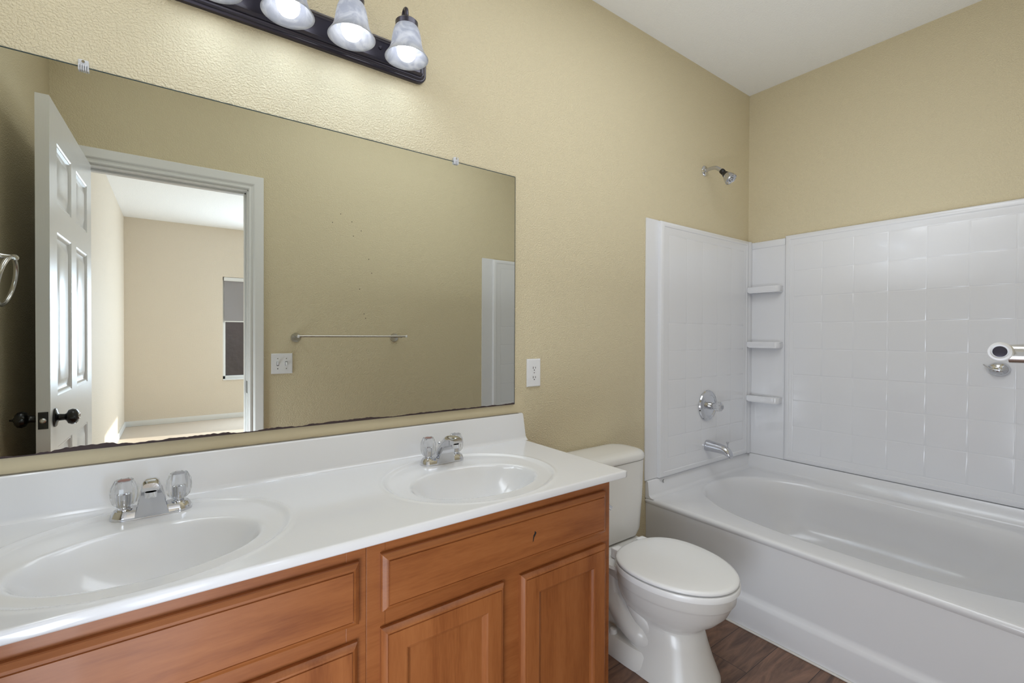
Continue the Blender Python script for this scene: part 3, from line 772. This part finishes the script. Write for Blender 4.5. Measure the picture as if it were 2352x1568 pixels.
# put ray directions through the rim corners
for x, y in ((TBX0, TBY0), (TBX1, TBY0), (TBX1, TBY1), (TBX0, TBY1)):
    a = math.atan2(y - bcy, x - bcx) % (2 * PI)
    i = min(range(NT), key=lambda q: abs(ts[q] - a)); ts[i] = a
def rect_ring(i, z): return [Vector((*rect_pt(t, TBX0 + i, TBX1, TBY0, TBY1), z)) for t in ts]
def sup_ring(a, bb, p, z, dy=0.0, dx=0.0): return [Vector((*sup_pt(t, a, bb, p, bcx + dx, bcy + dy), z)) for t in ts]
rings = [rect_ring(0.006, RIM - 0.030), rect_ring(0.0015, RIM - 0.022), rect_ring(0.0, RIM - 0.013), rect_ring(0.003, RIM - 0.005), rect_ring(0.009, RIM - 0.001), rect_ring(0.018, RIM),
         sup_ring(0.432, 0.722, 2.5, RIM - 0.001), sup_ring(0.425, 0.713, 2.5, RIM - 0.003), sup_ring(0.417, 0.705, 2.5, RIM - 0.009), sup_ring(0.409, 0.696, 2.5, RIM - 0.022),
         sup_ring(0.396, 0.668, 2.5, RIM - 0.09), sup_ring(0.372, 0.620, 2.6, RIM - 0.19), sup_ring(0.345, 0.580, 2.7, RIM - 0.27), sup_ring(0.300, 0.525, 2.8, RIM - 0.305), sup_ring(0.20, 0.38, 2.6, RIM - 0.312), sup_ring(0.05, 0.10, 2.2, RIM - 0.316)]
# reclined backrest at the near (doorway) end
for r_ in rings[10:15]:
    for v in r_:
        if v.y < 0.75:
            f = smoothstep(0.75, 0.0, v.y); d_ = RIM - v.z
            v.z += 0.55 * d_ * f * smoothstep(0.52, 0.02, v.y)
add_loft(b, rings, False, True)
basin = obj('basin', b, M['acrylic'], tub, angle=50)
b = bmesh.new()
prof = [(1.9355, RIM - 0.028), (1.9400, 0.150), (1.9400, 0.140), (1.9330, 0.128), (1.9270, 0.118), (1.9255, 0.110), (1.9290, 0.0005)]
add_loft(b, [[Vector((x, y, z)) for x, z in prof] + [Vector((1.96, y, 0.0005)), Vector((1.96, y, RIM - 0.028))] for y in (TBY0, TBY1)])
obj('apron', b, M['acrylic'], tub, angle=50)
b = bmesh.new()
# tiling flange along the three walls
def flange(p0, p1, nrm):
    p0, p1, nrm = Vector(p0), Vector(p1), Vector(nrm)
    pr = [(0.0, RIM - 0.004), (0.048, RIM - 0.001), (0.030, RIM + 0.004), (0.022, RIM + 0.014), (0.016, 0.484), (0.012, 0.487), (0.0, 0.487)]
    add_loft(b, [[p + nrm * h + Vector((0, 0, z)) for h, z in pr] for p in (p0, p1)])
flange((TBX1, TBY0, 0), (TBX1, TBY1, 0), (-1, 0, 0)); flange((TBX0 + 0.002, TBY1, 0), (TBX1, TBY1, 0), (0, -1, 0)); flange((TBX0 + 0.002, TBY0, 0), (TBX1, TBY0, 0), (0, 1, 0))
obj('wall_flange', b, M['acrylic'], tub, angle=50)
cl = obj('corner_clip', (lambda q: (add_tube(q, [(2.055 + 0.007 * math.cos(R(a)), TBY1 - 0.021, 0.470 + 0.007 * math.sin(R(a))) for a in range(80, 290, 15)], 0.0012, 8), q)[1])(bmesh.new()), M['black_plastic'], tub)
struct('trim_2', box(1.9185, 1.9285, YF, D, 0.0, 0.007, 0.003), M['caulk'])

# ------------------------------------------------------------------ tub surround
def panel_mesh(P, s0, s1, z0, z1, h, s_lines, z_lines, tz1, frame=0.012):
    """moulded panel: P(s,z,h); tiles between s_lines x z_lines, tz1 = top of the tiled field"""
    b = bmesh.new()
    def rg(i, hh): return [P(s0 + i, z0 + i, hh), P(s1 - i, z0 + i, hh), P(s1 - i, z1 - i, hh), P(s0 + i, z1 - i, hh)]
    vr = add_loft(b, [rg(0, 0.0), rg(0, h - 0.008), rg(0.002, h - 0.003), rg(0.008, h)], True, False)
    S0, S1, Za, Zb = s_lines[0], s_lines[-1], z_lines[0], tz1
    # raised rounded border falling to the tiled field
    def bd(i, hh): return [P(s0 + i, z0 + i, hh), P(s1 - i, z0 + i, hh), P(s1 - i, z1 - i, hh), P(s0 + i, z1 - i, hh)]
    def fr(i, hh): return [P(S0 - i, Za - i, hh), P(S1 + i, Za - i, hh), P(S1 + i, Zb + i, hh), P(S0 - i, Zb + i, hh)]
    add_loft(b, [bd(0.008, h), bd(0.020, h + 0.0006), bd(0.026, h - 0.0004), bd(0.0285, h - 0.0030), fr(0.003, h - 0.0030), fr(0, h - 0.0044)], False, False)
    zs = list(z_lines)
    if zs[-1] < tz1 - 1e-4: zs.append(tz1)
    for i in range(len(s_lines) - 1):
        for j in range(len(zs) - 1):
            a0, a1, c0, c1 = s_lines[i], s_lines[i + 1], zs[j], zs[j + 1]
            tilt = [random.uniform(-1, 1) * 0.00012 for _ in range(4)]
            def tr(k, hh, tl=0):
                return [P(a0 + k, c0 + k, hh + tilt[0] * tl), P(a1 - k, c0 + k, hh + tilt[1] * tl), P(a1 - k, c1 - k, hh + tilt[2] * tl), P(a0 + k, c1 - k, hh + tilt[3] * tl)]
            add_loft(b, [tr(0, h - 0.0044), tr(0.0012, h - 0.0042), tr(0.0030, h - 0.0031, 0.5), tr(0.0050, h - 0.0030, 1)], False, True)
    bmesh.ops.remove_doubles(b, verts=b.verts, dist=0.00005)
    return b
SZ0, SZ1 = 0.4895, 1.8180
zrow = [0.545, 0.6965, 0.848, 0.9995, 1.151, 1.3025, 1.454, 1.6055]
back_lines = [0.032 + 0.1492 * i for i in range(9)]
Pb = lambda s, z, h: Vector((XR - 0.001 - h, s, z))
sp1 = obj('surround_panel', panel_mesh(Pb, -0.035, 1.262, SZ0, SZ1, 0.020, [y - 0.0 for y in [0.0285 + (1.2145 - 0.0285) / 8 * i for i in range(9)]], zrow, 1.757), M['acrylic'], angle=30)
tag(sp1, 'wide white tile-pattern surround panel on the long wall behind the tub', 'tub surround', 'tub surround panels')
Pe = lambda s, z, h: Vector((s, D - 0.001 - h, z))
end_lines = [2.085, 2.240, 2.393, 2.546, 2.70, 2.845]
e_rows = [0.585, 0.695, 0.838, 0.990, 1.144, 1.290]
def end_panel(P, label):
    b = panel_mesh(P, 2.0165, 2.905, SZ0 + 0.001, SZ1 - 0.004, 0.028, end_lines, e_rows, 1.748)
    b2 = bmesh.new()
    add_loft(b2, [[P(1.9215, SZ0, 0), P(2.02, SZ0, 0), P(2.02, SZ1, 0), P(1.9215, SZ1, 0)], [P(1.9215, SZ0, 0.006), P(2.02, SZ0, 0.006), P(2.02, SZ1, 0.006), P(1.9215, SZ1, 0.006)]])
    t = thing('surround_panel', P(2.40, SZ0, 0), label, 'tub surround', 'tub surround panels')
    obj('moulded_panel', b, M['acrylic'], t, angle=30)
    obj('edge_strip', b2, M['acrylic'], t, smooth=False)
    return t
end_panel(Pe, 'white tile-pattern surround panel under the shower head, with the valve on it')
end_panel(lambda s, z, h: Vector((s, YF + 0.001 + h, z)), 'white surround panel at the doorway end of the tub, seen only in the mirror')
# corner shelf column
ct = thing('corner_shelf_unit', (XR, 1.365, SZ0), 'white corner shelf column with three small shelves beside the shower wall', 'shelf')
b = bmesh.new()
add_loft(b, [[Vector((XR - 0.001 - h, y, z)) for y, z in ((1.264, SZ0), (1.4585, SZ0), (1.4585, SZ1 - 0.012), (1.264, SZ1 - 0.012))] for h in (0, 0.010)])
add_box(b, XR - 0.0145, XR - 0.0105, 1.264, 1.4585, 1.766, SZ1 - 0.012, 0.0015)
add_loft(b, [[Vector((XR - 0.001 - h, y, z)) for z in (SZ0, SZ1 - 0.012)] + [Vector((XR - 0.001 - h2, y, z)) for z, h2 in ((SZ1 - 0.012, h + 0.004), (SZ0, h + 0.004))] for y, h in ((1.459, 0.0), (1.4595, 0.038), (1.462, 0.042))])
add_box(b, 2.906, XR - 0.0105, 1.4592, 1.472, SZ0, SZ1 - 0.006, 0.002)
obj('column_panel', b, M['acrylic'], ct, angle=30)
for zt, zb in ((1.524, 1.487), (1.188, 1.151), (0.857, 0.819)):
    pts = [(XR - 0.0112, 1.2745)]
    for k in range(9):
        a = R(180 + 90 - 90 * k / 8)
        pts.append((XR - 0.070 + 0.026 + 0.026 * math.cos(a), 1.2745 + 0.026 + 0.026 * math.sin(a)))
    pts += [(XR - 0.070, 1.4588), (XR - 0.0112, 1.4588)]
    b = bmesh.new()
    cxm = sum(p[0] for p in pts) / len(pts); cym = sum(p[1] for p in pts) / len(pts)
    def rr(k, z): return [Vector((cxm + (x - cxm) * k, cym + (y - cym) * k, z)) for x, y in pts]
    add_loft(b, [rr(0.90, zb), rr(0.99, zb + 0.006), rr(1, zb + 0.012), rr(1, zt - 0.006), rr(0.985, zt - 0.001), rr(0.95, zt)])
    obj('shelf', b, M['acrylic'], ct, angle=50)

# ------------------------------------------------------------------ shower and tub fittings
FX = 2.447; EY = D - 0.029
sh = thing('showerhead', (FX, D, 2.163), 'small chrome shower head on a bent arm high above the tub', 'shower head')
obj('wall_flange', lathe([(0.030, 0), (0.030, 0.003), (0.024, 0.009), (0.013, 0.012)], (FX, D - 0.0005, 2.163), (0, -1, 0), 32), M['chrome'], sh)
arm = spline([(FX, D - 0.004, 2.163), (FX, D - 0.035, 2.167), (FX, D - 0.062, 2.165), (FX, D - 0.083, 2.153), (FX, D - 0.105, 2.133)], 7)
b = bmesh.new(); add_tube(b, arm, 0.0105, 18)
obj('shower_arm', b, M['chrome_worn'], sh)
ha = (arm[-1] - arm[-3]).normalized(); ha = Vector((0, -0.66, -0.75)).normalized(); hp = arm[-1]
hd = obj('head_body', lathe([(0.0195, 0.038), (0.0225, 0.042), (0.0290, 0.058), (0.0315, 0.070), (0.0335, 0.075), (0.0335, 0.079), (0.0305, 0.081), (0.0285, 0.077), (0.020, 0.074), (0.018, 0.077)], hp, ha, 36), M['chrome_worn'], sh)
obj('ball_joint', lathe([(0.0135, -0.006), (0.0145, 0.0), (0.0145, 0.012), (0.0120, 0.016), (0.0145, 0.020), (0.0185, 0.032), (0.0200, 0.044)], hp, ha, 28), M['black_plastic'], sh)
b = bmesh.new(); _, hu, hv = frame_of(ha)
for k in range(6):
    a = 2 * PI * k / 6
    add_lathe(b, [(0.0032, 0.0755), (0.003, 0.0782)], hp + (hu * math.cos(a) + hv * math.sin(a)) * 0.0115, ha, 10)
obj('spray_nozzles', b, M['black_plastic'], hd)

va = thing('shower_valve', (2.447, D - 0.029, 0.830), 'round chrome shower valve with a clear knob on the end panel', 'shower valve')
PYV = EY + 0.0022
obj('escutcheon', lathe([(0.086, 0), (0.087, 0.004), (0.084, 0.010), (0.080, 0.0115), (0.078, 0.010), (0.066, 0.016), (0.060, 0.017), (0.058, 0.0145), (0.030, 0.0165)], (2.447, PYV, 0.830), (0, -1, 0), 56), M['chrome'], va)
obj('valve_stem', lathe([(0.021, 0.012), (0.0205, 0.034), (0.0185, 0.036), (0.0185, 0.044)], (2.447, PYV, 0.830), (0, -1, 0), 28), M['chrome'], va)
b = bmesh.new(); n = 9; prof = [(0.014, 0.045), (0.022, 0.050), (0.027, 0.060), (0.0275, 0.070), (0.024, 0.082), (0.016, 0.090), (0.014, 0.089)]
add_lathe(b, prof, (2.447, PYV, 0.830), (0, -1, 0), 18, lobes=9, amp=0.10)
kb = obj('crystal_knob', b, M['clear'], va, smooth=False)
obj('index_cap', lathe([(0.0105, 0.0885), (0.0105, 0.0905), (0.008, 0.0915)], (2.447, PYV, 0.830), (0, -1, 0), 20), M['cold'], kb)

ts_ = thing('tub_spout', (2.447, D - 0.029, 0.602), 'chrome tub spout with a pull-up diverter below the shower valve', 'tub spout')
def spsec(y, zc, hw, hh, sq=2.3, n=28):
    out = []
    for i in range(n):
        t = 2 * PI * i / n; c, s = math.cos(t), math.sin(t)
        out.append(Vector((2.447 + hw * math.copysign(abs(c) ** (2 / sq), c), y, zc + hh * math.copysign(abs(s) ** (2 / sq), s))))
    return out
b = bmesh.new(); y0 = EY + 0.0022
add_loft(b, [spsec(y0, 0.602, 0.0290, 0.0300), spsec(y0 - 0.008, 0.602, 0.0300, 0.0310), spsec(y0 - 0.014, 0.602, 0.0290, 0.0300), spsec(y0 - 0.06, 0.600, 0.0270, 0.0270), spsec(y0 - 0.095, 0.598, 0.0250, 0.0245), spsec(y0 - 0.115, 0.592, 0.0240, 0.0245), spsec(y0 - 0.132, 0.582, 0.0225, 0.0230), spsec(y0 - 0.142, 0.572, 0.0200, 0.0165), spsec(y0 - 0.145, 0.566, 0.0170, 0.0090)])
sb = obj('spout_body', b, M['chrome_worn'], ts_, angle=50)
obj('diverter_knob', lathe([(0.0028, 0), (0.0028, 0.018), (0.0055, 0.024), (0.0085, 0.029), (0.0085, 0.032), (0.004, 0.033)], (2.447, y0 - 0.122, 0.611), (0, 0, 1), 18), M['chrome'], ts_)

# small chrome dish with a wire rim on the long panel
sdx = XR - 0.0225; sdc = Vector((sdx, 0.376, 1.083))
sd = thing('soap_dish', sdc, 'small chrome oval dish with a wire rim on the long surround panel', 'soap dish')
b = bmesh.new()
rings = []
for k in range(9):
    ph = R(90 * k / 8)
    rings.append([Vector((sdc.x - 0.0005 - 0.030 * math.sin(ph) * 0.8, sdc.y + 0.036 * math.cos(ph) * math.cos(2 * PI * i / 36) + 1e-5 * math.cos(2 * PI * i / 36), sdc.z + 0.031 * math.cos(ph) * math.sin(2 * PI * i / 36))) for i in range(36)])
rings = rings[:-1]
add_loft(b, rings)
obj('dish_bowl', b, M['chrome'], sd)
b = bmesh.new()
add_tube(b, spline([(sdx - 0.004, sdc.y + 0.047, sdc.z + 0.018), (sdx - 0.016, sdc.y + 0.034, sdc.z + 0.008), (sdx - 0.026, sdc.y + 0.012, sdc.z - 0.003), (sdx - 0.026, sdc.y - 0.012, sdc.z - 0.004), (sdx - 0.012, sdc.y - 0.031, sdc.z + 0.004)], 6), 0.0028, 12)
obj('wire_rim', b, M['chrome'], sd)

# ------------------------------------------------------------------ outlet, switch, towel bar, towel ring
ol = thing('wall_outlet', (1.1985, D, 1.070), 'white double wall outlet to the right of the mirror', 'outlet')
b = bmesh.new()
def plate(b, cx, cz, hx, hz, y, sgn):
    f = lambda i, h: [Vector((cx + a * (hx - i), y + sgn * h, cz + c * (hz - i))) for a, c in ((-1, -1), (1, -1), (1, 1), (-1, 1))]
    add_loft(b, [f(0, 0.0), f(0, 0.0035), f(0.0015, 0.006), f(0.004, 0.0072)])
plate(b, 1.1985, 1.070, 0.0350, 0.0573, D - 0.0005, -1)
obj('cover_plate', b, M['plastic'], ol, angle=25)
for dz in (0.0195, -0.0195):
    b = bmesh.new()
    pr = rrect(0, 0, 0.0165, 0.0140, 0.0105, 0, 5)
    add_loft(b, [[Vector((1.1985 + p.x, D - 0.0072 - h, 1.070 + dz + p.y)) for p in pr] for h in (0, 0.0010)])
    rc = obj('receptacle', b, M['plastic'], ol, angle=30)
    b = bmesh.new()
    for sx, hh in ((-0.0062, 0.0045), (0.0062, 0.0036)): add_box(b, 1.1985 + sx - 0.0012, 1.1985 + sx + 0.0012, D - 0.0086, D - 0.0080, 1.070 + dz + 0.001 - hh, 1.070 + dz + 0.001 + hh)
    add_lathe(b, [(0.0024, 0), (0.0024, 0.0006)], (1.1985, D - 0.0080, 1.070 + dz - 0.0085), (0, -1, 0), 12)
    prg = rrect(0, 0, 0.0172, 0.0147, 0.0108, 0, 5)
    rgs = [[Vector((1.1985 + p.x, D - 0.00725, 1.070 + dz + p.y)) for p in prg], [Vector((1.1985 + p.x, D - 0.0076, 1.070 + dz + p.y)) for p in prg]]
    obj('outlet_slots', b, M['dark'], rc, smooth=False)
obj('plate_screw', lathe([(0.0032, 0), (0.0028, 0.001)], (1.1985, D - 0.0076, 1.070), (0, -1, 0), 14), M['nickel'], ol)

sw = thing('light_switch', (0.519, YF, 1.050), 'white double light switch beside the door casing, seen in the mirror', 'light switch')
b = bmesh.new(); plate(b, 0.519, 1.050, 0.0575, 0.0600, YF + 0.0005, 1)
obj('cover_plate', b, M['plastic'], sw, angle=25)
for dx, tilt in ((-0.023, 1), (0.023, -1)):
    b = bmesh.new()
    add_box(b, 0.519 + dx - 0.0058, 0.519 + dx + 0.0058, YF + 0.0075, YF + 0.0082, 1.050 - 0.0125, 1.050 + 0.0125)
    obj('switch_slot', b, M['dark'], sw, smooth=False)
    b = bmesh.new()
    z1 = 1.050 + tilt * 0.010
    add_loft(b, [[Vector((0.519 + dx + a * 0.0042, YF + 0.0082, 1.050 + c * 0.0095)) for a, c in ((-1, -1), (1, -1), (1, 1), (-1, 1))], [Vector((0.519 + dx + a * 0.0034, YF + 0.019, z1 + c * 0.0040)) for a, c in ((-1, -1), (1, -1), (1, 1), (-1, 1))]])
    obj('toggle', b, M['plastic'], sw, smooth=False)
    for zz in (1.080, 1.020):
        obj('plate_screw', lathe([(0.003, 0), (0.0026, 0.001)], (0.519 + dx, YF + 0.0076, zz), (0, 1, 0), 12), M['nickel'] if not (tilt == 1 and zz < 1.05) else M['dark'], sw)

tb = thing('towel_bar', (0.905, YF, 1.204), 'brushed nickel towel bar on the doorway wall, seen in the mirror', 'towel bar')
BY = 0.074
for x in (0.595, 1.2145):
    obj('rosette', lathe([(0.0285, 0), (0.0285, 0.004), (0.0265, 0.008), (0.0100, 0.0095)], (x, YF + 0.0005, 1.204), (0, 1, 0), 40), M['nickel'], tb)
    obj('post', lathe([(0.0085, 0.006), (0.0075, 0.02), (0.0075, BY - YF - 0.004)], (x, YF, 1.2100), (0, 1, 0), 24), M['nickel'], tb)
b = bmesh.new(); add_lathe(b, [(0.0056, 0), (0.0056, 0.655)], (0.588, BY, 1.2125), (1, 0, 0), 24)
obj('bar', b, M['nickel'], tb)
for x, sg in ((0.588, -1), (1.243, 1)):
    fi = obj('finial', lathe([(0.0056, -0.002), (0.0078, 0.000), (0.0082, 0.005), (0.0076, 0.008), (0.0060, 0.0092), (0.0050, 0.0082)], (x, BY, 1.2125), (sg, 0, 0), 24), M['plastic'], tb)
    obj('finial_reflection', lathe([(0.0049, 0.0070), (0.0046, 0.0086), (0.003, 0.0090)], (x, BY, 1.2125), (sg, 0, 0), 20), M['bronze'], fi)  # dark disc paints in the reflection on the bar's end face

tr = thing('towel_ring', (XL, 0.860, 1.465), 'brushed nickel towel ring on the left wall, at the mirror edge', 'towel ring')
obj('post', lathe([(0.026, 0), (0.026, 0.003), (0.017, 0.010), (0.0105, 0.022), (0.0075, 0.040), (0.0068, 0.056)], (XL + 0.0005, 0.860, 1.465), (1, 0, 0), 32), M['nickel'], tr)
b = bmesh.new()
add_lathe(b, [(0.0085, -0.006), (0.0105, -0.003), (0.0105, 0.003), (0.0085, 0.006)], (XL + 0.062, 0.860, 1.463), (0, 1, 0), 24)
obj('ring_eye', b, M['nickel'], tr)
cpt = Vector((XL + 0.045, 0.862, 1.388)); upv = Vector((0.17, 0.0, 0.985)).normalized(); sdv = Vector((0.03, -1.0, 0)).normalized()
b = bmesh.new(); n1, n2, RR, rr_ = 72, 14, 0.076, 0.0062
rings = []
for i in range(n1):
    a = 2 * PI * i / n1; rad = upv * math.cos(a) + sdv * math.sin(a); nn = upv.cross(sdv)
    rings.append([cpt + rad * (RR + rr_ * math.cos(2 * PI * k / n2)) + nn * rr_ * math.sin(2 * PI * k / n2) for k in range(n2)])
add_loft(b, rings + [rings[0]], False, False)
bmesh.ops.remove_doubles(b, verts=b.verts, dist=0.00001)
obj('ring', b, M['nickel'], tr)
